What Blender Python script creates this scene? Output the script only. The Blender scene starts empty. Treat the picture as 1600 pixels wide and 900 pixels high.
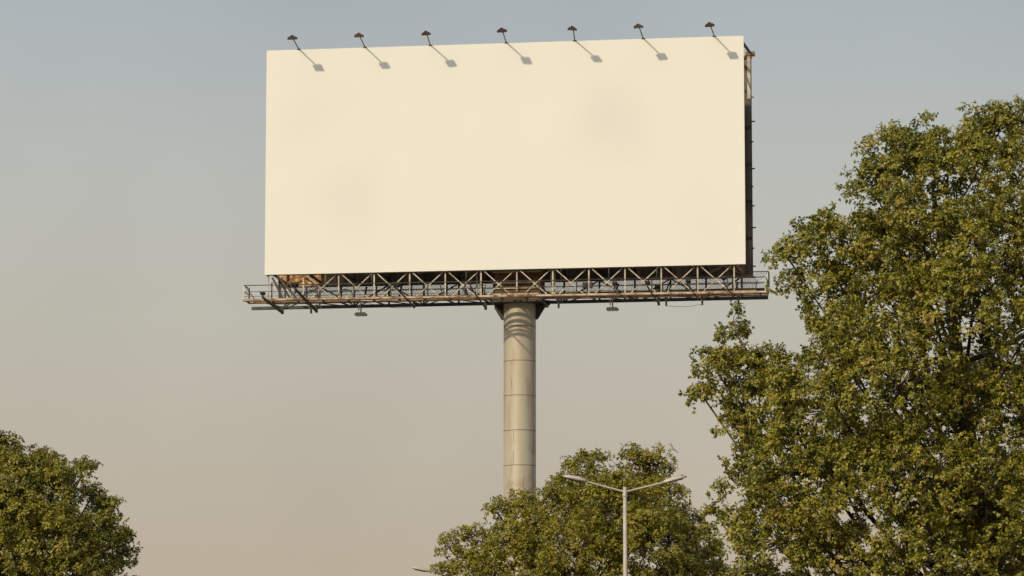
import bpy, math, random
import numpy as np
from mathutils import Vector, noise

R = math.radians
scene = bpy.context.scene
col = scene.collection

# ------------------------------------------------------------------ camera
F_PX, HORIZON, CAM_Z = 6000.0, 1300.0, 1.7            # focal length and horizon row for a 1600 px wide frame
PITCH = math.atan((HORIZON - 450) / F_PX)
cam = bpy.data.cameras.new('camera')
cam.sensor_width = 36.0
cam.lens = 36.0 * F_PX / 1600.0
cam.clip_start = 0.5
cam.clip_end = 9000
cam_o = bpy.data.objects.new('camera', cam)
cam_o.location = (0, 0, CAM_Z)
cam_o.rotation_euler = (math.pi / 2 + PITCH, 0, 0)
col.objects.link(cam_o)
scene.camera = cam_o

# ------------------------------------------------------------------ billboard frame (needed for the sun's direction too)
YAW = 0.1538
FACE_O = Vector((-0.349, 144.0, 22.809))               # middle of the front face's lower edge
UH = Vector((math.cos(YAW), -math.sin(YAW), 0))
BK = Vector((math.sin(YAW), math.cos(YAW), 0))

# ------------------------------------------------------------------ sun and sky
travel = UH * 0.50 + BK * 1.0 + Vector((0, 0, -0.60))
travel.normalize()
SUN_EL = math.asin(-travel.z)
SUN_AZ = math.atan2(-travel.x, -travel.y)              # clockwise from +Y
sun = bpy.data.lights.new('sun', 'SUN')
sun.energy = 2.9
sun.angle = R(1.6)
sun.color = (1.0, 0.82, 0.55)
sun_o = bpy.data.objects.new('sun', sun)
sun_o.rotation_euler = travel.to_track_quat('-Z', 'Y').to_euler()
sun_o.location = (-60, -80, 80)
col.objects.link(sun_o)

world = bpy.data.worlds.new('World')
scene.world = world
world.use_nodes = True
wn = world.node_tree
bg = wn.nodes['Background']
sky = wn.nodes.new('ShaderNodeTexSky')
sky.sky_type = 'NISHITA'
sky.sun_disc = False
sky.sun_elevation = SUN_EL
sky.sun_rotation = SUN_AZ
sky.altitude = 100
sky.air_density = 1.0
sky.dust_density = 6.0
sky.ozone_density = 2.0
# low smog: the clear sky fades evenly, all round, into warm haze towards the horizon
tc = wn.nodes.new('ShaderNodeTexCoord')
sep = wn.nodes.new('ShaderNodeSeparateXYZ')
wn.links.new(tc.outputs['Generated'], sep.inputs[0])
SKY_STRENGTH = 0.15


def world_ramp(stops):
    r = wn.nodes.new('ShaderNodeValToRGB')
    e = r.color_ramp.elements
    e[0].position, e[0].color = stops[0][0], (*stops[0][1], 1)
    e[1].position, e[1].color = stops[-1][0], (*stops[-1][1], 1)
    for p, c in stops[1:-1]:
        e.new(p).color = (*c, 1)
    wn.links.new(sep.outputs['Z'], r.inputs[0])
    return r


haze_col = world_ramp([(0, (.50, .41, .31)), (.066, (.518, .440, .338)), (.105, (.510, .465, .380)), (.145, (.495, .482, .418)), (.19, (.442, .463, .446)), (.22, (.400, .440, .464)), (.5, (.33, .40, .48))])
haze_fac = world_ramp([(0, (1, 1, 1)), (.22, (.92, .92, .92)), (.5, (.5, .5, .5)), (1, (.2, .2, .2))])
haze_up = wn.nodes.new('ShaderNodeVectorMath')
haze_up.operation = 'SCALE'
smog_n = wn.nodes.new('ShaderNodeTexNoise')          # smog is slightly uneven, in broad soft patches all round
smog_n.inputs['Scale'].default_value = 9.0
smog_n.inputs['Detail'].default_value = 3.0
wn.links.new(tc.outputs['Generated'], smog_n.inputs['Vector'])
smog_m = wn.nodes.new('ShaderNodeMapRange')
smog_m.inputs['From Min'].default_value = .3
smog_m.inputs['From Max'].default_value = .7
smog_m.inputs['To Min'].default_value = .955 / SKY_STRENGTH
smog_m.inputs['To Max'].default_value = 1.065 / SKY_STRENGTH
wn.links.new(smog_n.outputs['Fac'], smog_m.inputs['Value'])
wn.links.new(smog_m.outputs[0], haze_up.inputs['Scale'])
wn.links.new(haze_col.outputs[0], haze_up.inputs[0])
smog = wn.nodes.new('ShaderNodeMix')
smog.data_type = 'RGBA'
wn.links.new(haze_fac.outputs[0], smog.inputs[0])
wn.links.new(sky.outputs[0], smog.inputs[6])
wn.links.new(haze_up.outputs[0], smog.inputs[7])
wn.links.new(smog.outputs[2], bg.inputs[0])
bg.inputs[1].default_value = SKY_STRENGTH

vs = scene.view_settings
vs.view_transform = 'Standard'
vs.look = 'None'
vs.exposure = 0.0
vs.gamma = 1.0
scene.cycles.max_bounces = 6
scene.cycles.transparent_max_bounces = 8


# ------------------------------------------------------------------ helpers
def at(px, py, Y):
    """world point at distance Y seen at a photograph position"""
    dy = (450 - py) / F_PX
    d = Vector(((px - 800) / F_PX, math.cos(PITCH) - dy * math.sin(PITCH), math.sin(PITCH) + dy * math.cos(PITCH)))
    return Vector((0, 0, CAM_Z)) + d * (Y / d.y)


class MB:
    """collects shapes; build() links them as ONE mesh object"""
    def __init__(self):
        self.v, self.f, self.sm = [], [], []

    def add(self, vs_, fs, smooth=False):
        o = len(self.v)
        self.v += [tuple(p) for p in vs_]
        self.f += [tuple(i + o for i in f) for f in fs]
        self.sm += [smooth] * len(fs)
        return self

    def box(self, x0, x1, y0, y1, z0, z1):
        return self.add([(x0, y0, z0), (x1, y0, z0), (x1, y1, z0), (x0, y1, z0), (x0, y0, z1), (x1, y0, z1), (x1, y1, z1), (x0, y1, z1)],
                        [(3, 2, 1, 0), (4, 5, 6, 7), (0, 1, 5, 4), (1, 2, 6, 5), (2, 3, 7, 6), (3, 0, 4, 7)])

    def bar(self, a, b, w, h=None):
        h = h or w
        a, b = Vector(a), Vector(b)
        d = (b - a).normalized()
        up = Vector((0, 0, 1)) if abs(d.z) < 0.95 else Vector((0, 1, 0))
        s = d.cross(up).normalized()
        t = s.cross(d)
        vs_ = [p + s * i * w / 2 + t * j * h / 2 for p in (a, b) for i, j in ((-1, -1), (1, -1), (1, 1), (-1, 1))]
        return self.add(vs_, [(0, 1, 2, 3), (7, 6, 5, 4), (1, 0, 4, 5), (2, 1, 5, 6), (3, 2, 6, 7), (0, 3, 7, 4)])

    def angle(self, a, b, w, t=0.012):
        """L-profile: two thin legs"""
        a, b = Vector(a), Vector(b)
        d = (b - a).normalized()
        up = Vector((0, 0, 1)) if abs(d.z) < 0.95 else Vector((0, 1, 0))
        s = d.cross(up).normalized()
        q = s.cross(d)
        for e1, e2, w1, w2 in ((s, q, w, t), (q, s, w, t)):
            vs_ = []
            for p in (a, b):
                for i, j in ((0, 0), (1, 0), (1, 1), (0, 1)):
                    vs_.append(p + e1 * (i * w1) + e2 * (j * w2) + (e2 * 0.0007 if e1 is q else Vector()))
            self.add(vs_, [(0, 1, 2, 3), (7, 6, 5, 4), (1, 0, 4, 5), (2, 1, 5, 6), (3, 2, 6, 7), (0, 3, 7, 4)])
        return self

    def tube(self, pts, rad, n=8, cap=True, smooth=True):
        pts = [Vector(p) for p in pts]
        if not hasattr(rad, '__len__'):
            rad = [rad] * len(pts)
        vs_, fs = [], []
        for k, p in enumerate(pts):
            d = (pts[min(k + 1, len(pts) - 1)] - pts[max(k - 1, 0)]).normalized()
            ref = Vector((0, 1, 0)) if abs(d.z) > 0.8 else Vector((0, 0, 1))
            s = d.cross(ref).normalized()
            t = s.cross(d)
            for i in range(n):
                a = 2 * math.pi * i / n
                vs_.append(p + (s * math.cos(a) + t * math.sin(a)) * rad[k])
        for k in range(len(pts) - 1):
            for i in range(n):
                j = (i + 1) % n
                fs.append((k * n + i, k * n + j, k * n + n + j, k * n + n + i))
        self.add(vs_, fs, smooth)
        if cap:
            self.add(vs_[:n], [tuple(range(n))[::-1]])
            self.add(vs_[-n:], [tuple(range(n))])
        return self

    def prism(self, poly, y0, y1):
        n = len(poly)
        vs_ = [(x, y0, z) for x, z in poly] + [(x, y1, z) for x, z in poly]
        fs = [tuple(range(n)), tuple(range(2 * n - 1, n - 1, -1))] + [(i, i + n, (i + 1) % n + n, (i + 1) % n) for i in range(n)]
        return self.add(vs_, fs)

    def mesh(self, name, m):
        me = bpy.data.meshes.new(name)
        me.from_pydata(self.v, [], self.f)
        me.polygons.foreach_set('use_smooth', self.sm)
        me.materials.append(m)
        me.update()
        return me

    def build(self, name, m, parent=None):
        return link(name, self.mesh(name, m), parent)


def link(name, me, parent=None):
    o = bpy.data.objects.new(name, me)
    col.objects.link(o)
    o.parent = parent
    return o


def tag(o, label=None, cat=None, group=None, kind=None):
    for k, v in (('label', label), ('category', cat), ('group', group), ('kind', kind)):
        if v:
            o[k] = v
    return o


def empty(name, loc, rz=0.0):
    o = bpy.data.objects.new(name, None)
    o.empty_display_size = 0.3
    o.location = loc
    o.rotation_euler = (0, 0, rz)
    col.objects.link(o)
    return o


def copy_tree(o, parent=None):
    kids = [c for c in col.objects if c.parent == o]
    c = o.copy()
    col.objects.link(c)
    c.parent = parent
    for k in kids:
        copy_tree(k, c)
    return c


# ------------------------------------------------------------------ materials
def mat(name):
    m = bpy.data.materials.new(name)
    m.use_nodes = True
    nt = m.node_tree
    return m, nt, nt.nodes['Principled BSDF']


def ramp(nt, stops):
    r = nt.nodes.new('ShaderNodeValToRGB')
    e = r.color_ramp.elements
    e[0].position, e[0].color = stops[0][0], (*stops[0][1], 1)
    e[1].position, e[1].color = stops[-1][0], (*stops[-1][1], 1)
    for p, c in stops[1:-1]:
        n = e.new(p)
        n.color = (*c, 1)
    return r


def noise_node(nt, scale, detail=5, rough=0.6, stretch=(1, 1, 1), coord='Object'):
    tc = nt.nodes.new('ShaderNodeTexCoord')
    mp = nt.nodes.new('ShaderNodeMapping')
    mp.inputs['Scale'].default_value = stretch
    n = nt.nodes.new('ShaderNodeTexNoise')
    n.inputs['Scale'].default_value = scale
    n.inputs['Detail'].default_value = detail
    n.inputs['Roughness'].default_value = rough
    nt.links.new(tc.outputs[coord], mp.inputs[0])
    nt.links.new(mp.outputs[0], n.inputs['Vector'])
    return n


def bump(nt, bsdf, src, strength, dist):
    b = nt.nodes.new('ShaderNodeBump')
    b.inputs['Strength'].default_value = strength
    b.inputs['Distance'].default_value = dist
    nt.links.new(src, b.inputs['Height'])
    nt.links.new(b.outputs[0], bsdf.inputs['Normal'])


def noisy(name, stops, scale, rough=0.7, metal=0.0, stretch=(1, 1, 1), bumps=None, detail=5):
    m, nt, b = mat(name)
    n = noise_node(nt, scale, detail, 0.62, stretch)
    r = ramp(nt, stops)
    nt.links.new(n.outputs['Fac'], r.inputs[0])
    nt.links.new(r.outputs[0], b.inputs['Base Color'])
    b.inputs['Roughness'].default_value = rough
    b.inputs['Metallic'].default_value = metal
    if bumps:
        bump(nt, b, n.outputs['Fac'], *bumps)
    return m


M = {}
M['cream_steel'] = noisy('cream_steel', [(.30, (.16, .10, .06)), (.43, (.34, .30, .23)), (.6, (.52, .485, .40)), (.8, (.46, .43, .36))], 2.3, .6)
M['rust'] = noisy('rust', [(.28, (.085, .045, .026)), (.45, (.24, .145, .08)), (.58, (.38, .27, .165)), (.75, (.50, .42, .31))], 2.2, .85, bumps=(.4, .01))
M['dark_rust'] = noisy('dark_rust', [(.3, (.05, .025, .015)), (.5, (.13, .065, .032)), (.7, (.24, .13, .065))], 2.0, .9)
M['tan_steel'] = noisy('tan_steel', [(.36, (.10, .055, .032)), (.45, (.28, .195, .12)), (.54, (.43, .36, .26)), (.66, (.52, .47, .37))], 3.2, .75)
M['sunlit_rust_sheet'] = noisy('sunlit_rust_sheet', [(.32, (.06, .035, .025)), (.45, (.30, .15, .06)), (.54, (.55, .33, .13)), (.66, (.75, .58, .34))], 6.5, .85, bumps=(.5, .02), detail=7)
M['dark_sheet'] = noisy('dark_sheet', [(.3, (.05, .045, .04)), (.5, (.14, .115, .09)), (.7, (.26, .19, .13))], 1.1, .8, stretch=(1, 1, .35), bumps=(.5, .02), detail=7)
M['dark_steel'] = noisy('dark_steel', [(.35, (.014, .0125, .0115)), (.55, (.030, .027, .024)), (.75, (.08, .055, .036))], 3.0, .6)
M['black_metal'] = noisy('black_metal', [(.35, (.008, .0075, .007)), (.7, (.022, .019, .017))], 6.0, .5)
M['brown_housing'] = noisy('brown_housing', [(.35, (.02, .013, .010)), (.6, (.06, .037, .026)), (.75, (.15, .10, .07))], 7.0, .55)
M['galvanised'] = noisy('galvanised', [(.3, (.34, .32, .29)), (.7, (.50, .47, .42))], 5.0, .5, .35)
M['wire'] = noisy('wire', [(.38, (.03, .028, .026)), (.5, (.25, .24, .22)), (.6, (.75, .73, .70))], 5.0, .5)
M['lamp_white'] = noisy('lamp_white', [(.3, (.36, .335, .30)), (.7, (.48, .45, .40))], 4.0, .45)
M['bark'] = noisy('bark', [(.3, (.04, .03, .02)), (.6, (.085, .065, .045)), (.8, (.15, .12, .085))], 6.0, .9, stretch=(1, 1, .25), bumps=(.6, .03))
M['lens'] = noisy('lens', [(.3, (.35, .35, .33)), (.7, (.45, .45, .42))], 4.0, .2)
M['soil'] = noisy('soil', [(.3, (.16, .12, .08)), (.5, (.24, .19, .13)), (.7, (.20, .19, .09))], 0.15, .95, bumps=(.4, .05))
M['asphalt'] = noisy('asphalt', [(.3, (.04, .04, .042)), (.7, (.07, .068, .065))], 3.0, .9, bumps=(.3, .01))
M['concrete'] = noisy('concrete', [(.3, (.28, .26, .23)), (.7, (.40, .38, .34))], 2.0, .85)

# vinyl face: even cream with a few broad, faint, greyish weather stains
m, nt, b = mat('cream_vinyl')
tc = nt.nodes.new('ShaderNodeTexCoord')
warp = noise_node(nt, 0.45, 3, 0.5)
total = None
for cx_, cz_, rad_, k_ in ((3.75, 28.5, 2.3, .48), (-6.4, 25.7, 2.6, .34), (-7.6, 29.0, 2.8, .2), (7.2, 24.2, 2.4, .16)):
    d_ = nt.nodes.new('ShaderNodeVectorMath')
    d_.operation = 'DISTANCE'
    d_.inputs[1].default_value = (cx_, -1.7, cz_)
    nt.links.new(tc.outputs['Object'], d_.inputs[0])
    w_ = nt.nodes.new('ShaderNodeMath')
    w_.operation = 'MULTIPLY_ADD'
    w_.inputs[1].default_value = 2.2
    nt.links.new(warp.outputs['Fac'], w_.inputs[0])
    nt.links.new(d_.outputs['Value'], w_.inputs[2])
    q_ = nt.nodes.new('ShaderNodeMapRange')
    q_.interpolation_type = 'SMOOTHSTEP'
    q_.inputs['From Min'].default_value = 1.1
    q_.inputs['From Max'].default_value = 1.1 + rad_
    q_.inputs['To Min'].default_value = k_
    q_.inputs['To Max'].default_value = 0
    nt.links.new(w_.outputs[0], q_.inputs['Value'])
    if total is None:
        total = q_.outputs[0]
    else:
        ad = nt.nodes.new('ShaderNodeMath')
        nt.links.new(total, ad.inputs[0])
        nt.links.new(q_.outputs[0], ad.inputs[1])
        total = ad.outputs[0]
r = ramp(nt, [(0, (.675, .690, .648)), (1, (.575, .585, .60))])
nt.links.new(total, r.inputs[0])
nt.links.new(r.outputs[0], b.inputs['Base Color'])
b.inputs['Roughness'].default_value = .62
b.inputs['Specular IOR Level'].default_value = .25
n2 = noise_node(nt, 0.9, 3, 0.5, (1, 1, .45))
bump(nt, b, n2.outputs['Fac'], .06, .05)
M['vinyl'] = m

# pole paint: beige grey, faint vertical streaks, grime below each seam
m, nt, b = mat('pole_paint')
n = noise_node(nt, 2.2, 6, 0.6, (1, 1, .12))
n2 = noise_node(nt, 0.9, 6, 0.65)
r = ramp(nt, [(.28, (.26, .225, .17)), (.46, (.40, .365, .29)), (.7, (.46, .43, .355))])
r2 = ramp(nt, [(.30, (.62, .52, .42)), (.42, (1, 1, 1)), (1, (1, 1, 1))])
mx = nt.nodes.new('ShaderNodeMix')
mx.data_type = 'RGBA'
mx.blend_type = 'MULTIPLY'
mx.inputs[0].default_value = .7
nt.links.new(n.outputs['Fac'], r.inputs[0])
nt.links.new(n2.outputs['Fac'], r2.inputs[0])
nt.links.new(r.outputs[0], mx.inputs[6])
nt.links.new(r2.outputs[0], mx.inputs[7])
nt.links.new(mx.outputs[2], b.inputs['Base Color'])
b.inputs['Roughness'].default_value = .5
b.inputs['Metallic'].default_value = .12
bump(nt, b, n2.outputs['Fac'], .25, .015)
M['pole'] = m


def leaf_material(name, stops, trans):
    m, nt, b = mat(name)
    a = nt.nodes.new('ShaderNodeAttribute')
    a.attribute_name = 'tone'
    r = ramp(nt, stops)
    nt.links.new(a.outputs['Fac'], r.inputs[0])
    nt.links.new(r.outputs[0], b.inputs['Base Color'])
    b.inputs['Roughness'].default_value = .4
    b.inputs['Specular IOR Level'].default_value = .5
    tr = nt.nodes.new('ShaderNodeBsdfTranslucent')
    nt.links.new(r.outputs[0], tr.inputs[0])
    mix = nt.nodes.new('ShaderNodeMixShader')
    mix.inputs[0].default_value = trans
    out = nt.nodes['Material Output']
    nt.links.new(b.outputs[0], mix.inputs[1])
    nt.links.new(tr.outputs[0], mix.inputs[2])
    nt.links.new(mix.outputs[0], out.inputs[0])
    return m


LEAF_STOPS = [(0, (.082, .098, .013)), (.42, (.245, .238, .028)), (.8, (.38, .345, .048)), (.96, (.46, .37, .09)), (1, (.38, .22, .07))]
M['leaf'] = leaf_material('leaf', LEAF_STOPS, .30)
M['leaf_olive'] = leaf_material('leaf_olive', [(0, (.12, .13, .014)), (.42, (.290, .270, .028)), (.8, (.42, .365, .045)), (.96, (.46, .37, .09)), (1, (.40, .25, .07))], .36)

# ------------------------------------------------------------------ setting
g = MB()
N = 24
xs = [-4000 + 8000 * i / N for i in range(N + 1)]
g.add([(x, y, 0) for y in [v_ + 2500 for v_ in xs] for x in xs], [(j * (N + 1) + i, j * (N + 1) + i + 1, (j + 1) * (N + 1) + i + 1, (j + 1) * (N + 1) + i) for j in range(N) for i in range(N)])
tag(g.build('ground', M['soil']), kind='structure')
# the lamps stand on a raised median between two carriageways that run away from the viewer
P1, P2 = Vector((2.36, 80.0, 0)), Vector((-1.52, 108.0, 0))
RD = (P2 - P1).normalized()
RS = Vector((RD.y, -RD.x, 0))


def strip(name, s0, s1, z0, z1, m, l0=-60, l1=900):
    mb = MB()
    q = [P1 + RD * l + RS * s for l in (l0, l1) for s in (s0, s1)]
    vs_ = [(p.x, p.y, z) for z in (z0, z1) for p in q]
    mb.add(vs_, [(0, 2, 3, 1), (4, 5, 7, 6), (0, 1, 5, 4), (1, 3, 7, 5), (3, 2, 6, 7), (2, 0, 4, 6)])
    return tag(mb.build(name, m), kind='structure')


med = strip('median', -0.9, 0.9, -.05, .13, M['soil'])
strip('kerb', -1.06, -0.9, -.05, .145, M['concrete'])
strip('kerb', 0.9, 1.06, -.05, .145, M['concrete'])
strip('road', -8.2, -1.06, -.05, .004, M['asphalt'])
strip('road', 1.06, 8.2, -.05, .004, M['asphalt'])
# ------------------------------------------------------------------ billboard
POLE_U, POLE_W = 0.39, -1.7
base = FACE_O + UH * POLE_U + BK * 1.7
BX, BY, BZ = POLE_U, -POLE_W, FACE_O.z            # face coordinates -> local coordinates of the root
root = empty('billboard', (base.x, base.y, 0), -YAW)
tag(root, 'blank cream roadside billboard with steel catwalk on one thick round pole', 'billboard')


def L(u, w, v):
    return Vector((u - BX, -w - BY, v + BZ))


def bar(name, a, b_, w, m, h=None, parent=root, prof='bar'):
    mb = MB()
    if prof == 'bar':
        mb.bar(L(*a), L(*b_), w, h)
    elif prof == 'angle':
        mb.angle(L(*a), L(*b_), w)
    else:
        mb.tube([L(*a), L(*b_)], w / 2, 8)
    return mb.build(name, M[m] if isinstance(m, str) else m, parent)


def lbox(name, u0, u1, w0, w1, v0, v1, m, parent=root):
    a, c = L(u0, w0, v0), L(u1, w1, v1)
    return MB().box(min(a.x, c.x), max(a.x, c.x), min(a.y, c.y), max(a.y, c.y), a.z, c.z).build(name, M[m], parent)


HW, FH = 9.225, 8.74
# front face: vinyl skin wrapped round a shallow tray, gently uneven
mb = MB()
nx, nz = 60, 28
rng = random.Random(4)
vs_, fs = [], []
for j in range(nz + 1):
    for i in range(nx + 1):
        u, v = -HW + 2 * HW * i / nx, FH * j / nz
        e = min(i, nx - i, j, nz - j)
        w = 0.0 if e == 0 else 0.010 * noise.noise((u * .5, v * .5, 3.1)) + 0.004 * math.sin(math.pi * 14 * i / nx)
        vs_.append(L(u, w, v))
for j in range(nz):
    for i in range(nx):
        a = j * (nx + 1) + i
        fs.append((a, a + 1, a + nx + 2, a + nx + 1))
mb.add(vs_, fs, True)
rim = [L(-HW, 0, 0), L(HW, 0, 0), L(HW, 0, FH), L(-HW, 0, FH)]
rimb = [L(-HW, -.07, 0), L(HW, -.07, 0), L(HW, -.07, FH), L(-HW, -.07, FH)]
mb.add(rim + rimb, [(0, 4, 5, 1), (1, 5, 6, 2), (2, 6, 7, 3), (3, 7, 4, 0), (4, 7, 6, 5)])
face = mb.build('front_panel', M['vinyl'], root)

# rear face, seen from its rusty inner side: upright sheets on girts
PITCH_U = 1.3765
posts_u = [-9.12 + PITCH_U * k for k in range(14)]
sheet_w = 18.65 / 10
for k in range(10):
    u0 = -9.45 + sheet_w * k
    mb = MB()
    pts = []
    nn = 12
    for i in range(nn + 1):
        pts.append((u0 + .004 + (sheet_w - .008) * i / nn, -3.44 + (.018 if i % 2 else -.018)))
    vv = [L(u, w, z) for z in (.03, 8.68) for u, w in pts] + [L(u, w - .012, z) for z in (.03, 8.68) for u, w in pts]
    q = nn + 1
    fs = []
    for i in range(nn):
        fs += [(i, i + 1, q + i + 1, q + i), (2 * q + i + 1, 2 * q + i, 3 * q + i, 3 * q + i + 1)]
        fs += [(i, 2 * q + i, 2 * q + i + 1, i + 1), (q + i, q + i + 1, 3 * q + i + 1, 3 * q + i)]
    fs += [(0, q, 3 * q, 2 * q), (nn, 2 * q + nn, 3 * q + nn, q + nn)]
    mb.add(vv, fs)
    o = mb.build('rear_sheet', M['sunlit_rust_sheet'] if k < 1 else M['dark_sheet'], root)  # sunlight put into the colour: brighter golden rust on the leftmost sheet only
    if k < 1:
        o['label'] = 'rusty sheet with painted-in sunlight at the left end of the rear face'

# framing of both faces: uprights, girts, ties between them
for k, u in enumerate(posts_u):
    bar('frame_upright', (u, -.17, .10), (u, -.17, FH - .12), .10, 'dark_steel')
    bar('frame_upright', (u, -3.30, .09), (u, -3.30, 8.58), .10, 'rust' if k in (0, 1, 13) else 'dark_steel')
for v in (.05, 1.5, 2.95, 4.4, 5.85, 7.3, 8.6):
    bar('girt', (-9.18, -.095, v), (9.18, -.095, v), .045, 'dark_steel', .09)
    bar('girt', (-9.44, -3.39, v), (9.19, -3.39, v), .045, 'dark_steel' if v > .1 else 'rust', .09)
for k, u in enumerate(posts_u):
    for v in (.16, 3.1, 6.0, 8.45):
        bar('tie_beam', (u, -.22, v), (u, -3.24, v), .07, 'rust' if k in (0, 13) else 'dark_steel')
for u in (posts_u[0], posts_u[13], posts_u[4], posts_u[9]):
    for v0, v1 in ((.2, 3.0), (3.2, 5.9), (6.1, 8.4)):
        bar('sway_brace', (u + .06, -.22, v0), (u + .06, -3.24, v1), .055, 'dark_steel')
# rusty lattice at the two ends of the rear frame
for (ua, ub) in ((posts_u[0], posts_u[1]), (posts_u[12], posts_u[13])):
    for v in np.arange(.1, 8.4, .69):
        for s in (0, 1):
            a, b_ = (ua, ub) if s else (ub, ua)
            bar('lattice_bar', (a, -3.20 - .03 * s, v), (b_, -3.20 - .03 * s, min(v + .69, 8.5)), .035, 'rust', .05)
# bolts and stubs standing out of the rear frame's right edge, corner bracing at the top
for k, v in enumerate((8.55, 7.0, 6.05, 5.25, 4.2, 3.5, 2.75, 1.9, 1.1, .4)):
    bar('edge_bracket', (9.14, -3.36, v), (9.24 + .09 * ((k * 7) % 5) / 4, -3.36, v + .01), .045, 'rust' if k < 2 else 'dark_steel')
bar('corner_brace', (9.1, -.2, 8.62), (9.14, -3.2, 8.78), .08, 'dark_steel')
bar('corner_post', (9.12, -3.18, 6.9), (9.12, -3.18, 8.72), .13, 'cream_steel')
lbox('corner_cap', 9.0, 9.36, -3.32, -3.08, 8.60, 8.76, 'rust')

# X truss below the front face
VB = -1.02
bar('truss_chord', (-9.2, -.17, .01), (9.2, -.17, .01), .05, 'rust', .05)
bar('truss_chord', (-9.7, -.17, VB), (9.6, -.17, VB), .10, 'rust', .10)
for k, u in enumerate(posts_u):
    bar('truss_post', (u, -.17, -.017), (u, -.17, VB + .052), .050, 'cream_steel')
    if k < 13 and k > 0:
        un = posts_u[k + 1]
        bar('truss_diagonal', (u + .12, -.12, -.03), (un - .22, -.12, VB + .055), .028, 'cream_steel', .036)
        bar('truss_diagonal', (un - .12, -.215, -.03), (u + .22, -.215, VB + .055), .028, 'cream_steel', .036)
        MB().box(*sorted((L((u + un) / 2 - .045, 0, 0).x, L((u + un) / 2 + .045, 0, 0).x)), *sorted((L(0, -.085, 0).y, L(0, -.095, 0).y)), BZ - .60, BZ - .51).build('gusset_plate', M['cream_steel'], root)
# the left end bay has dark raking struts
for a, b_ in (((-8.95, -.12, -.1), (-8.5, -.12, VB + .06)), ((-8.75, -.5, -.1), (-8.75, -.5, VB)), ((-8.7, -.12, -.1), (-7.95, -.12, VB + .06)), ((-9.05, -1.6, .1), (-8.45, -1.6, -.9))):
    bar('raking_strut', a, b_, .07, 'dark_steel')
# rear truss and the level bracing between the two lower chords
VR = -.84
bar('truss_chord', (-10.45, -3.25, VR), (9.78, -3.25, VR), .12, 'dark_steel', .12)
bar('truss_chord', (-9.3, -3.25, -.03), (9.3, -3.25, -.03), .06, 'dark_steel', .06)
for k, u in enumerate(posts_u):
    bar('truss_post', (u, -3.25, -.065), (u, -3.25, VR + .062), .07, 'dark_steel')
    if k < 13:
        un = posts_u[k + 1]
        a, b_ = (u + .06, un - .06)
        bar('truss_diagonal', (a, -3.21, -.07 if k % 2 else VR + .07), (b_, -3.21, VR + .07 if k % 2 else -.07), .05, 'dark_steel')
        f0, f1 = (-.25, -3.17) if k % 2 else (-3.17, -.25)
        vv = lambda w: VB + (VR - VB) * (-.17 - w) / 3.08 - .02
        bar('level_brace', (u + .05, f0, vv(f0)), (un - .05, f1, vv(f1)), .035, 'dark_steel')
    bar('cross_beam', (u, -.02, VB - .075), (u, -3.16, VR - .03), .045, 'dark_steel', .05)
    bar('bracket_leg', (u + .03, -1.5, VB - .02), (u + .03, -1.5, VB - .30), .07, 'dark_steel') if k in (1, 8, 11, 12, 13) else None

# front catwalk: rusty edge beam, grating planks, joists, rails
def vfloor(u):
    return -1.165 - .0055 * u
UL, UR = -9.85, 10.08
bar('edge_beam', (UL, .9, vfloor(UL) + .025), (UR, .9, vfloor(UR) + .025), .09, 'tan_steel', .06)  # sunlit top of the beam put into colour: tan above a darker bar
bar('edge_beam', (UL, .91, vfloor(UL) - .022), (UR, .91, vfloor(UR) - .022), .05, 'dark_rust', .03)
bar('edge_beam', (UL, .02, vfloor(UL) + .02), (UR, .02, vfloor(UR) + .02), .04, 'rust', .05)
plank = 0.98
k = 0
while UL + .02 + plank * k < UR - .2:
    u0 = UL + .02 + plank * k
    u1 = min(u0 + plank - .02, UR - .02)
    mb = MB()
    for w0 in (.07, .35, .62):
        a, b_ = L(u0, w0 + .115, vfloor((u0 + u1) / 2) + .075), L(u1, w0 + .115, vfloor((u0 + u1) / 2) + .075)
        mb.bar(a, b_, .13, .025)
    mb.build('catwalk_plank', M['rust'], root)
    bar('joist', (u0 + .02, .045, vfloor(u0) + .03), (u0 + .02, .852, vfloor(u0) + .03), .045, 'dark_steel')
    k += 1
VT = .585
for dv, t in ((VT, .034), (VT * .58, .022), (VT * .28, .02)):
    bar('handrail', (UL + .03, .9, vfloor(UL) + dv), (UR - .04, .9, vfloor(UR) + dv), t, 'dark_steel', prof='tube')
for k in range(15):
    u = UL + .03 + (UR - UL - .07) * k / 14
    bar('rail_post', (u, .9, vfloor(u) + .066), (u, .9, vfloor(u) + VT - .02), .045, 'galvanised' if k in (0, 14) else 'dark_steel')
for u in (UL + .03, UR - .04):
    for dv in (VT, VT * .58):
        bar('end_rail', (u, .9, vfloor(u) + dv), (u, .0, vfloor(u) + dv), .04, 'dark_steel', prof='tube')
    bar('rail_post', (u, .0, vfloor(u) + .03), (u, .0, vfloor(u) + VT), .045, 'dark_steel')
bar('rail_brace', (UL + .05, .9, vfloor(UL) + VT), (UL + .42, .85, vfloor(UL) + .07), .035, 'dark_steel')
# hoops between some of the truss posts
for u in (-7.35, -6.0, 6.7):
    mb = MB()
    mb.tube([L(u + .33 * math.cos(a), .35, -1.09 + .42 * math.sin(a)) for a in np.linspace(0, math.pi, 9)], .022, 6)
    mb.build('hoop', M['dark_steel'], root)

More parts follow.
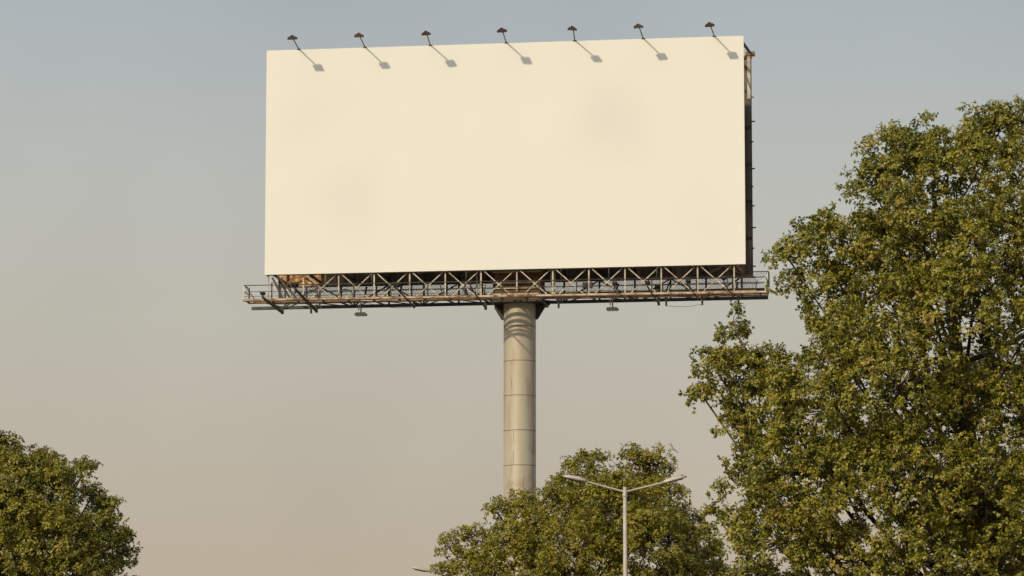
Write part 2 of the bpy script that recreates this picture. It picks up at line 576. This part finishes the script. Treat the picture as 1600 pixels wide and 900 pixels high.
# rear catwalk behind the rear sheets: floor beam and a chain-link guard
VRC = -.50
RUL, RUR = -9.9, 9.72
bar('edge_beam', (RUL, -4.35, VRC), (RUR, -4.35, VRC), .06, 'dark_steel', .09)
k = 0
while RUL + .98 * k < RUR - .3:
    u0 = RUL + .98 * k
    u1 = min(u0 + .96, RUR)
    mb = MB()
    for w0 in (-4.25, -3.95, -3.65):
        mb.bar(L(u0, w0, VRC + .065), L(u1, w0, VRC + .065), .12, .03)
    mb.build('catwalk_plank', M['dark_steel'], root)
    k += 1
for dv in (.42, .84):
    bar('handrail', (RUL, -4.35, VRC + dv), (RUR, -4.35, VRC + dv), .04, 'galvanised', prof='tube')
for k in range(15):
    u = RUL + (RUR - RUL) * k / 14
    bar('rail_post', (u, -4.35, VRC + .05), (u, -4.35, VRC + .82), .05, 'dark_steel')
mb = MB()
h = .77
u = RUL
while u < RUR - h:
    for s in (0, 1):
        a, b_ = L(u + s * h, -4.35 - .012 * s, VRC + .05), L(u + (1 - s) * h, -4.35 - .012 * s, VRC + .05 + h)
        mb.bar(a, b_, .015)
    u += .105
mb.build('chain_link', M['wire'], root)
for (ua, wa, va), (ub, wb, vb), sag in (((6.03, -1.5, -1.30), (7.40, -1.5, -1.28), .07), ((-5.2, .92, -1.24), (-3.7, -1.0, -1.24), .10), ((1.2, .93, -1.2), (4.3, .93, -1.24), .09), ((-8.6, .93, -1.17), (-5.3, .93, -1.2), .08)):
    mb = MB()
    mb.tube([L(ua + (ub - ua) * q, wa + (wb - wa) * q, va + (vb - va) * q - 4 * sag * q * (1 - q)) for q in np.linspace(0, 1, 9)], .008, 5)
    mb.build('cable', M['black_metal'], root)
# odd service pieces standing on the catwalks: cable trays, boxes, conduits
rng = random.Random(9)
for k in range(26):
    u = rng.uniform(-9, 9.3)
    hgt = rng.uniform(.25, .55)
    bar('conduit', (u, -3.7, VRC + .09), (u + rng.uniform(-.15, .15), -3.7, VRC + .09 + hgt), rng.choice((.03, .05, .07)), 'dark_steel')
for u, w, wd, hg in ((2.95, -.7, .36, .2), (5.6, -1.6, .3, .18)):
    lbox('junction_box', u, u + wd, w - .25, w, VB + .36, VB + .36 + hg, 'dark_steel')
    bar('junction_box_leg', (u + wd / 2, w - .12, VB - .05), (u + wd / 2, w - .12, VB + .355), .05, 'dark_steel')

# pole with head
pr = .617
mb = MB()
nseg = 48
zt = BZ - 1.13
mb.tube([(0, 0, -.3), (0, 0, zt)], pr, nseg)
pole = mb.build('pole', M['pole'], root)
v = -2.0
while v + BZ > .6:
    mb = MB()
    z = BZ + v
    mb.tube([(0, 0, z - .012), (0, 0, z - .006), (0, 0, z + .006), (0, 0, z + .012)], [pr + .001, pr + .005, pr + .005, pr + .001], nseg, cap=False)
    mb.build('weld_seam', M['dark_rust'], pole)
    v -= 1.333
for k, (ang, zz, ll) in enumerate(((-2.0, BZ - 3.36, -.16), (-1.95, BZ - 4.35, .3), (-1.8, BZ - 6.03, -.5), (-1.83, BZ - 6.8, -.5), (-1.2, BZ - 8.2, .4))):
    p = Vector((math.cos(ang) * (pr + .003), math.sin(ang) * (pr + .003), zz))
    MB().bar(p, p + Vector((0, 0, ll)), .010).build('weld_line', M['dark_rust'], pole)
hd = MB()
hd.prism([(-.98, 0), (.98, 0), (.98, .09), (-.98, .09)], -.95, .95)
o = hd.build('head_plate', M['dark_steel'], root)
o.location = (0, 0, BZ - 1.13)
for k in range(5):
    a = k * math.pi / 4
    mb = MB()
    mb.prism([(pr - .01, -.58), (pr + .08, -.58), (.98 if k % 2 == 0 else .9, -.12), (.98 if k % 2 == 0 else .9, -.002), (pr - .01, -.002)], -.02, .02)
    o = mb.build('gusset_plate', M['dark_steel'], root)
    o.location = (0, 0, BZ - 1.13)
    o.rotation_euler = (0, 0, a)
drum = MB().box(-.86, .86, -.78, .78, BZ - 1.035, BZ + 2.2).build('head_box', M['dark_rust'], root)
for v in (-.86, -.62, -.42, .0, .5):
    MB().box(-.93, .93, -.86, -.79, BZ + v, BZ + v + .06).build('stiffener', M['cream_steel'], drum)
for u in (-1.15, -1.02, 1.72, 1.85):
    bar('conduit', (u, -.95, VB + .06), (u, -.95, .9), .05, 'cream_steel')
# side girders from the head to both trusses
for w in (-.75, -2.65):
    bar('girder', (-.62, w, VB + .02), (1.42, w, VB + .02), .07, 'dark_steel', .09)

# ------------------------------------------------------------------ floodlights
def make_head(name, m_house, parent):
    """flood lamp housing, mouth towards +y local (the face), hung at the parent's origin"""
    mb = MB()
    poly = [(-.23, -.10), (.23, -.10), (.23, -.02), (.15, .06), (-.15, .06), (-.23, -.02)]
    mb.prism(poly, -.16, .16)
    h_ = mb.build('head', m_house, parent)
    MB().prism([(-.09, .062), (.09, .062), (.06, .13), (-.06, .13)], -.09, .09).build('ballast_box', m_house, h_)
    MB().box(-.205, .205, -.135, .135, -.112, -.1005).build('lens', M['lens'], h_)
    MB().box(-.25, .25, .161, .18, -.115, .0).build('visor', M['black_metal'], h_)
    return h_


def local_root(name, u, w, v):
    p = FACE_O + UH * u - BK * w + Vector((0, 0, v))
    return empty(name, p, -YAW)


GT = 'floodlights along the top edge of the billboard'
ORD = ('leftmost', 'second from left', 'third from left', 'middle', 'third from right', 'second from right', 'rightmost')
proto = None
for k, u in enumerate((-7.96, -5.37, -2.82, .13, 2.77, 5.40, 8.11)):
    if proto is None:
        t = local_root('floodlight', u, -.04, FH + .012)
        # arm runs out towards the road (-y local) and slightly up
        a = MB()
        a.tube([(0, .05, .0), (0, -.05, .015), (.09, -1.42, .085)], [.024, .024, .022], 8)
        a.build('arm', M['black_metal'], t)
        MB().box(-.07, .07, -.06, .06, -.02, .012).build('base_plate', M['black_metal'], t)
        MB().tube([(.09, -1.40, .08), (.09, -1.46, .12)], .026, 8).build('knuckle', M['black_metal'], t)
        hd = make_head('floodlight', M['brown_housing'], t)
        hd.location = (.05, -1.52, .155)
        hd.scale = (.7, .7, .7)
        hd.rotation_euler = (R(14), 0, R(-4))
        proto = t
    else:
        t = copy_tree(proto)
        t.location = FACE_O + UH * u + BK * .04 + Vector((0, 0, FH + .012))
        t.rotation_euler = (R(rng.uniform(-1.2, 1.2)), R(rng.uniform(-2, 2)), -YAW + R(rng.uniform(-3, 3)))
        for c in [c for c in col.objects if c.parent == t and c.name.startswith('head')]:
            c.rotation_euler = (R(14 + rng.uniform(-5, 5)), R(rng.uniform(-3, 3)), R(rng.uniform(-8, 8)))
    tag(t, 'small brown floodlight on a thin arm, %s on the billboard top edge' % ORD[k], 'floodlight', GT)

GB = 'floodlights on long arms below the catwalk'
ORD2 = ('at its left end', 'second from its left end', 'third from its left end', 'just left of the pole', 'first right of the pole',
        'second right of the pole', 'second from its right end', 'nearest its right end')
for k, (u, w0, v0, w1, v1, th) in enumerate(((-8.78, -1.2, -1.30, 2.3, -1.20, .13), (-7.4, -1.0, -1.30, 3.0, -1.0, .12), (-3.6, -1.0, -1.2, 2.6, -1.03, .075), (-.82, -1.0, -1.33, 2.5, -1.0, .07),
                                     (4.56, -.8, -1.12, 2.2, -1.10, .06), (5.82, -1.0, -1.3, 2.5, -1.14, .075), (7.32, -.9, -1.16, 2.4, -1.1, .07), (8.65, -1.0, -1.12, 2.5, -1.03, .06))):
    t = local_root('floodlight', u, w0, v0)
    d = Vector((0, -(w1 - w0), v1 - v0))
    MB().tube([(0, 0, 0), d], [th / 2, th / 2 * .8], 8).build('arm', M['black_metal'], t)
    MB().bar((0, .02, -.06), (0, .02, .25), .09).build('base_plate', M['black_metal'], t)
    MB().tube([d, d + Vector((0, 0, .08))], .03, 8).build('knuckle', M['black_metal'], t)
    hd = make_head('floodlight', M['black_metal'], t)
    hd.location = d + Vector((0, -.02, .14))
    hd.rotation_euler = (R(150), 0, 0)
    hd.scale = (.42, .42, .42) if k not in (1, 2) else (.6, .6, .6)
    tag(t, 'black floodlight on arm under the catwalk, %s' % ORD2[k], 'floodlight', GB)

for u, lab in ((-5.29, 'flat black lamp hanging below the catwalk left of the pole'), (4.30, 'flat black lamp hanging below the catwalk right of the pole')):
    v = -1.72
    t = local_root('hanging_lamp', u, .9, v)
    MB().tube([(0, 0, .05), (0, 0, .5)], .026, 8).build('stem', M['black_metal'], t)
    MB().bar((-.09, .03, .14), (-.09, .03, .36), .035).build('control_gear', M['black_metal'], t)
    mb = MB()
    mb.prism([(-.21, -.055), (.21, -.055), (.23, .0), (.17, .055), (-.17, .055), (-.23, .0)], -.14, .14)
    h_ = mb.build('head', M['black_metal'], t)
    MB().box(-.19, .19, -.12, .12, -.068, -.0555).build('lens', M['lens'], h_)
    tag(t, lab, 'lamp', 'lamps hanging below the catwalk')

# ------------------------------------------------------------------ street lamps
def street_lamp(loc, H, label):
    t = empty('street_lamp', loc, 0)
    ax = RS.copy()
    if ax.x < 0:
        ax = -ax
    t.rotation_euler = (0, 0, math.atan2(ax.y, ax.x))
    MB().tube([(0, 0, .0), (0, 0, H * .5), (0, 0, H - .12), (0, 0, H)], [.075, .056, .042, .030], 14).build('pole', M['lamp_white'], t)
    MB().tube([(0, 0, 0), (0, 0, .5), (0, 0, .52)], [.10, .10, .078], 14).build('base_sleeve', M['galvanised'], t)
    MB().tube([(0, 0, H - .1), (0, 0, H + .045)], [.047, .043], 14).build('cap', M['lamp_white'], t)
    MB().tube([(0, 0, H - .16), (0, 0, H - .10)], .058, 14).build('collar', M['galvanised'], t)
    for s in (-1, 1):
        arm = MB()
        arm.tube([(s * .03, 0, H - .05), (s * .84, 0, H + .155)], [.022, .018], 10)
        arm.build('arm', M['lamp_white'], t)
        # cobra head: lofted long shell, flat lens below
        mb = MB()
        secs = ((.80, .03, .028), (.85, .075, .055), (1.0, .115, .075), (1.15, .11, .068), (1.27, .075, .045), (1.31, .03, .018))
        vs_, fs = [], []
        n = 10
        for i, (x, hw, hh) in enumerate(secs):
            zc = H + .155 + (x - .84) * (.20 if s < 0 else .26)
            for j in range(n):
                a = 2 * math.pi * j / n
                zz = math.sin(a) * hh
                vs_.append((s * x, math.cos(a) * hw, zc + (zz if zz > 0 else zz * .45)))
        for i in range(len(secs) - 1):
            for j in range(n):
                q = (j + 1) % n
                f_ = (i * n + j, i * n + q, i * n + n + q, i * n + n + j)
                fs.append(f_ if s > 0 else f_[::-1])
        fs.append(tuple(range(n)))
        fs.append(tuple(range((len(secs) - 1) * n, len(secs) * n)))
        mb.add(vs_, fs, True)
        hd_ = mb.build('lamp_head', M['lamp_white'], t)
        mb = MB()
        k_ = .20 if s < 0 else .26
        mb.bar((s * .93, 0, H + .155 + .09 * k_ - .026), (s * 1.22, 0, H + .155 + .38 * k_ - .026), .10, .02)
        mb.build('lens', M['black_metal'], hd_)
        mb = MB()
        mb.bar((s * 1.12, 0, H + .155 + .28 * k_ + .055), (s * 1.24, 0, H + .155 + .40 * k_ + .05), .07, .03)
        if s > 0:
            mb.build('photocell', M['dark_steel'], hd_)
    tag(t, label, 'street lamp', 'street lamps on the median')


street_lamp((P1.x, P1.y, .13), 8.66, 'pale double-armed street lamp in front of the middle tree')
street_lamp((P2.x, P2.y, .13), 8.66, 'street lamp behind the middle tree, only one lamp head tip showing')


# ------------------------------------------------------------------ trees
def unit(a):
    return a / np.maximum(np.linalg.norm(a, axis=-1, keepdims=True), 1e-9)


def mesh_np(name, verts, faces, m, tone=None, smooth=False):
    me = bpy.data.meshes.new(name)
    nv, nf, k = len(verts), len(faces), faces.shape[1]
    me.vertices.add(nv)
    me.vertices.foreach_set('co', verts.astype(np.float32).ravel())
    me.loops.add(nf * k)
    me.loops.foreach_set('vertex_index', faces.astype(np.int32).ravel())
    me.polygons.add(nf)
    me.polygons.foreach_set('loop_start', np.arange(0, nf * k, k, dtype=np.int32))
    me.update(calc_edges=True)
    if tone is not None:
        at_ = me.attributes.new('tone', 'FLOAT', 'FACE')
        at_.data.foreach_set('value', tone.astype(np.float32))
    me.materials.append(m)
    return me


def make_tree(name, label, lobes, Y0, foot_px, seed, leaf, sub_r, dens, per_ros=7, gap=.42, leaf_mat='leaf', droop=.75):
    rg = np.random.default_rng(seed)
    s = Y0 / F_PX
    C = np.array([tuple(at(x, y, Y0 + (e[0] if e else 0))) for x, y, r_, *e in lobes])
    RR = np.array([l[2] * s for l in lobes])
    foot = Vector((at(foot_px, 900, Y0).x, Y0, 0))
    t = empty(name, foot)
    tag(t, label, 'tree', 'roadside trees')
    f0 = np.array(foot)
    # --- leaf tufts on the shells of the lobes
    P, D, RS_, LO = [], [], [], []
    for i, (c, r_) in enumerate(zip(C, RR)):
        n = max(10, int(dens * 4 * r_ * r_ / (sub_r * sub_r)))
        d = unit(rg.normal(size=(n, 3)))
        d[:, 2] = np.where(d[:, 2] < -.5, -d[:, 2], d[:, 2])
        rad = r_ * np.where(rg.random(n) < .22, rg.uniform(.3, .75, n), rg.uniform(.74, 1.08, n))
        wob = np.array([noise.noise(Vector(q * 2.3) + Vector((i * 5.1, seed, 0))) for q in d])
        rad = rad * (1 + .30 * wob)
        p = c + d * rad[:, None] * np.array([1, 1, .95])
        keep = np.ones(n, bool)
        for j in range(len(C)):
            if j != i:
                keep &= np.linalg.norm(p - C[j], axis=1) > RR[j] * .58
        nz_ = np.array([noise.noise(Vector(q * (.75 / (sub_r / .3))) + Vector((seed * 7.3, 0, 0))) for q in p])
        keep &= nz_ < gap + rg.uniform(-.08, .08, n)
        P.append(p[keep]); D.append(d[keep]); RS_.append(sub_r * rg.uniform(.6, 1.3, keep.sum())); LO.append(np.full(keep.sum(), i))
    P, D, RS_, LO = map(np.concatenate, (P, D, RS_, LO))
    ns = len(P)
    stone = rg.normal(0, .17, ns)
    # --- rosettes
    m_ = rg.integers(9, 16, ns)
    idx = np.repeat(np.arange(ns), m_)
    nr = len(idx)
    d2 = unit(rg.normal(size=(nr, 3)) + D[idx] * .45 + np.array([0, 0, .35]))
    rp = P[idx] + d2 * (RS_[idx] * rg.uniform(.25, 1.0, nr))[:, None]
    ax = unit(d2 * .7 + D[idx] * .35 + np.array([0, 0, .35]) + rg.normal(0, .35, (nr, 3)))
    # --- leaves
    li = np.repeat(np.arange(nr), per_ros)
    nl = len(li)
    A = ax[li]
    ref = unit(np.cross(A, rg.normal(size=(nl, 3))))
    el = rg.uniform(.55, 1.75, nl)
    d = A * np.cos(el)[:, None] + ref * np.sin(el)[:, None]
    d = unit(d + np.array([0, 0, -droop]) * rg.uniform(.2, 1.3, nl)[:, None])
    nn = unit(A - d * (A * d).sum(1, keepdims=True) + rg.normal(0, .25, (nl, 3)))
    side = unit(np.cross(d, nn))
    nn = np.cross(side, d)
    ln = leaf * rg.uniform(.55, 1.15, nl)
    wd = ln * rg.uniform(.25, .36, nl)
    b0 = rp[li] + d * (ln * .15)[:, None]
    v0 = b0
    mid = b0 + d * (ln * .48)[:, None] + nn * (ln * .10)[:, None]
    v1 = mid + side * wd[:, None]
    v2 = b0 + d * ln[:, None] - nn * (ln * .08)[:, None]
    v3 = mid - side * wd[:, None]
    V = np.stack([v0, v1, v2, v3], 1).reshape(-1, 3) - f0
    b4 = np.arange(nl) * 4
    Fc = np.stack([b4, b4 + 1, b4 + 2, b4, b4 + 2, b4 + 3], 1).reshape(-1, 3)
    tone = np.clip(.42 + stone[idx][li] + rg.normal(0, .22, nl) + (rg.random(nl) < .008) * .5, 0, 1)
    me = mesh_np('foliage', V, Fc, M[leaf_mat], np.repeat(tone, 2))
    tag(link('foliage', me, t), kind='stuff')
    # --- trunk, limbs, twigs
    top = C[:, 2].max()
    low = C[:, 2].min()
    cx = C[:, 0].mean()
    tr_pts, tr_rad = [], []
    H = top - 1.2 * RR.mean()
    for k in range(9):
        a = k / 8
        tr_pts.append(Vector((foot.x + (cx - foot.x) * a * .8 + .18 * math.sin(3 * a + seed), foot.y + .2 * math.sin(4 * a + 1), H * a - (.3 if k == 0 else 0))) - foot)
        tr_rad.append(.34 * (1 - a) ** .8 * (top / 17) + .035 + (.12 if k == 0 else 0))
    MB().tube(tr_pts, tr_rad, 12).build('trunk', M['bark'], t)
    for i, (c, r_) in enumerate(zip(C, RR)):
        cl = Vector(c) - foot
        hz = math.hypot(cl.x, cl.y)
        za = min(max(cl.z - hz * 1.0 - .3, low * .45), H * .93)
        a = za / H * 8
        k = min(int(a), 7)
        st = tr_pts[k].lerp(tr_pts[k + 1], a - k)
        ctrl = st.lerp(cl, .5) + Vector((0, 0, -.12 * (cl - st).length)) + Vector(rg.normal(0, .12, 3))
        pts = [(st * (1 - q) ** 2 + ctrl * 2 * q * (1 - q) + cl * q * q) for q in np.linspace(0, 1, 7)]
        r0 = (.022 + .010 * (cl - st).length) * min(1, .35 + .5 * r_)
        MB().tube(pts, [max(.02, r0 * (1 - .72 * q)) for q in np.linspace(0, 1, 7)], 7).build('limb', M['bark'], t)
    tw = MB()
    for i in np.nonzero(rg.random(ns) < .25)[0]:
        a = Vector(C[LO[i]]) - foot
        b_ = Vector(P[i]) - foot
        mid_ = a.lerp(b_, .55) + Vector(rg.normal(0, .06, 3))
        tw.tube([a, mid_, b_], [.014, .009, .005], 4, cap=False)
    tag(tw.build('twigs', M['bark'], t), kind='stuff')
    return t


BIG = [(1485, 222, 52), (1562, 205, 50, .3), (1640, 230, 80), (1398, 250, 52), (1362, 290, 40), (1440, 290, 70, -.8), (1530, 285, 75, -1.2),
       (1282, 385, 52), (1228, 398, 26, .2), (1340, 395, 68, -.5), (1238, 445, 22, .3), (1295, 465, 56), (1318, 540, 66, -.3),
       (1430, 380, 88, -1.6), (1530, 390, 90, -2.2), (1620, 370, 100, -1.4), (1400, 490, 88, -2.2), (1500, 490, 92, -2.6), (1615, 510, 100, -2.0),
       (1150, 522, 32), (1112, 570, 26, .2), (1150, 600, 54), (1100, 622, 22), (1210, 585, 38), (1225, 645, 70, -.6), (1165, 680, 42), (1135, 648, 24, .2),
       (1310, 640, 96, -1.8), (1405, 610, 96, -2.8), (1490, 650, 80, -2.2), (1630, 660, 100, -2.2),
       (1168, 760, 50), (1140, 835, 42), (1235, 740, 76, -1.2), (1215, 850, 76, -.8), (1325, 775, 92, -2.2), (1335, 880, 84, -1.4), (1430, 755, 94, -2.8),
       (1440, 880, 96, -2.2), (1540, 790, 92, -2.4), (1550, 900, 96, -1.6), (1645, 800, 104, -1.8),
       (1200, 960, 80), (1350, 1000, 90, -1), (1500, 1010, 100, -1), (1640, 960, 100),
       (1740, 420, 116), (1785, 600, 116), (1760, 780, 116), (1715, 300, 90),
       (1450, 420, 84, 1.6), (1550, 620, 84, 2.2), (1350, 720, 84, 1.8), (1650, 720, 96, 2.2), (1500, 820, 90, 2.0)]
make_tree('broadleaf_tree', 'tall dense green tree at the right edge, the largest tree', BIG, 84.0, 1620, 11, .088, .24, 1.5, gap=.38)

MID = [(702, 855, 20), (727, 838, 15, .2), (728, 884, 24), (690, 897, 18), (778, 803, 20), (818, 796, 28), (805, 855, 44, -.5), (868, 800, 40, -1.0), (902, 745, 27), (927, 735, 27), (880, 765, 22),
       (990, 725, 26), (1028, 727, 26), (1005, 760, 26), (1092, 842, 24), (1108, 868, 24, .3), (1118, 905, 28, .3), (955, 795, 54, -1.6), (1035, 785, 38, -.6), (1072, 828, 30), (1015, 850, 64, -1.8), (905, 865, 64, -1.8), (1092, 885, 34),
       (770, 905, 48, -.4), (850, 930, 62, -1), (960, 940, 72, -1.4), (1060, 940, 52), (725, 965, 40), (830, 1010, 60), (950, 1020, 70), (1050, 1010, 52),
       (910, 790, 40, 1.4), (845, 835, 34, -.8), (962, 775, 26, -.4), (1045, 850, 44, -.8), (965, 850, 50, .8), (1055, 900, 46, -.6), (760, 850, 24, .3), (1000, 790, 40, 1.4), (830, 870, 40, 1.6)]
make_tree('broadleaf_tree', 'rounded olive green tree in front of the billboard pole', MID, 98.0, 900, 23, .066, .20, 1.75, gap=.52, leaf_mat='leaf_olive', droop=.4)

LEFT = [(62, 745, 34, -.4), (20, 745, 36, -.6), (195, 850, 20, .2), (165, 795, 20, .2), (2, 714, 33), (45, 722, 27), (88, 732, 21, .2), (128, 742, 23), (85, 765, 41, -.8), (140, 782, 20), (30, 790, 51, -1.0), (176, 823, 17), (150, 840, 41, -.5), (90, 845, 55, -1.3),
        (186, 878, 21), (20, 875, 61, -1.1), (120, 915, 65, -.9), (200, 925, 21), (-42, 705, 51), (-75, 785, 71, -1), (-65, 885, 81), (30, 960, 73), (150, 985, 53),
        (-135, 805, 71), (-135, 910, 73), (60, 825, 51, 1.3), (-20, 835, 61, 1.6)]
make_tree('broadleaf_tree', 'round topped green tree cut by the lower left corner', LEFT, 92.0, -10, 37, .074, .21, 2.1, gap=.6, leaf_mat='leaf', droop=.5)
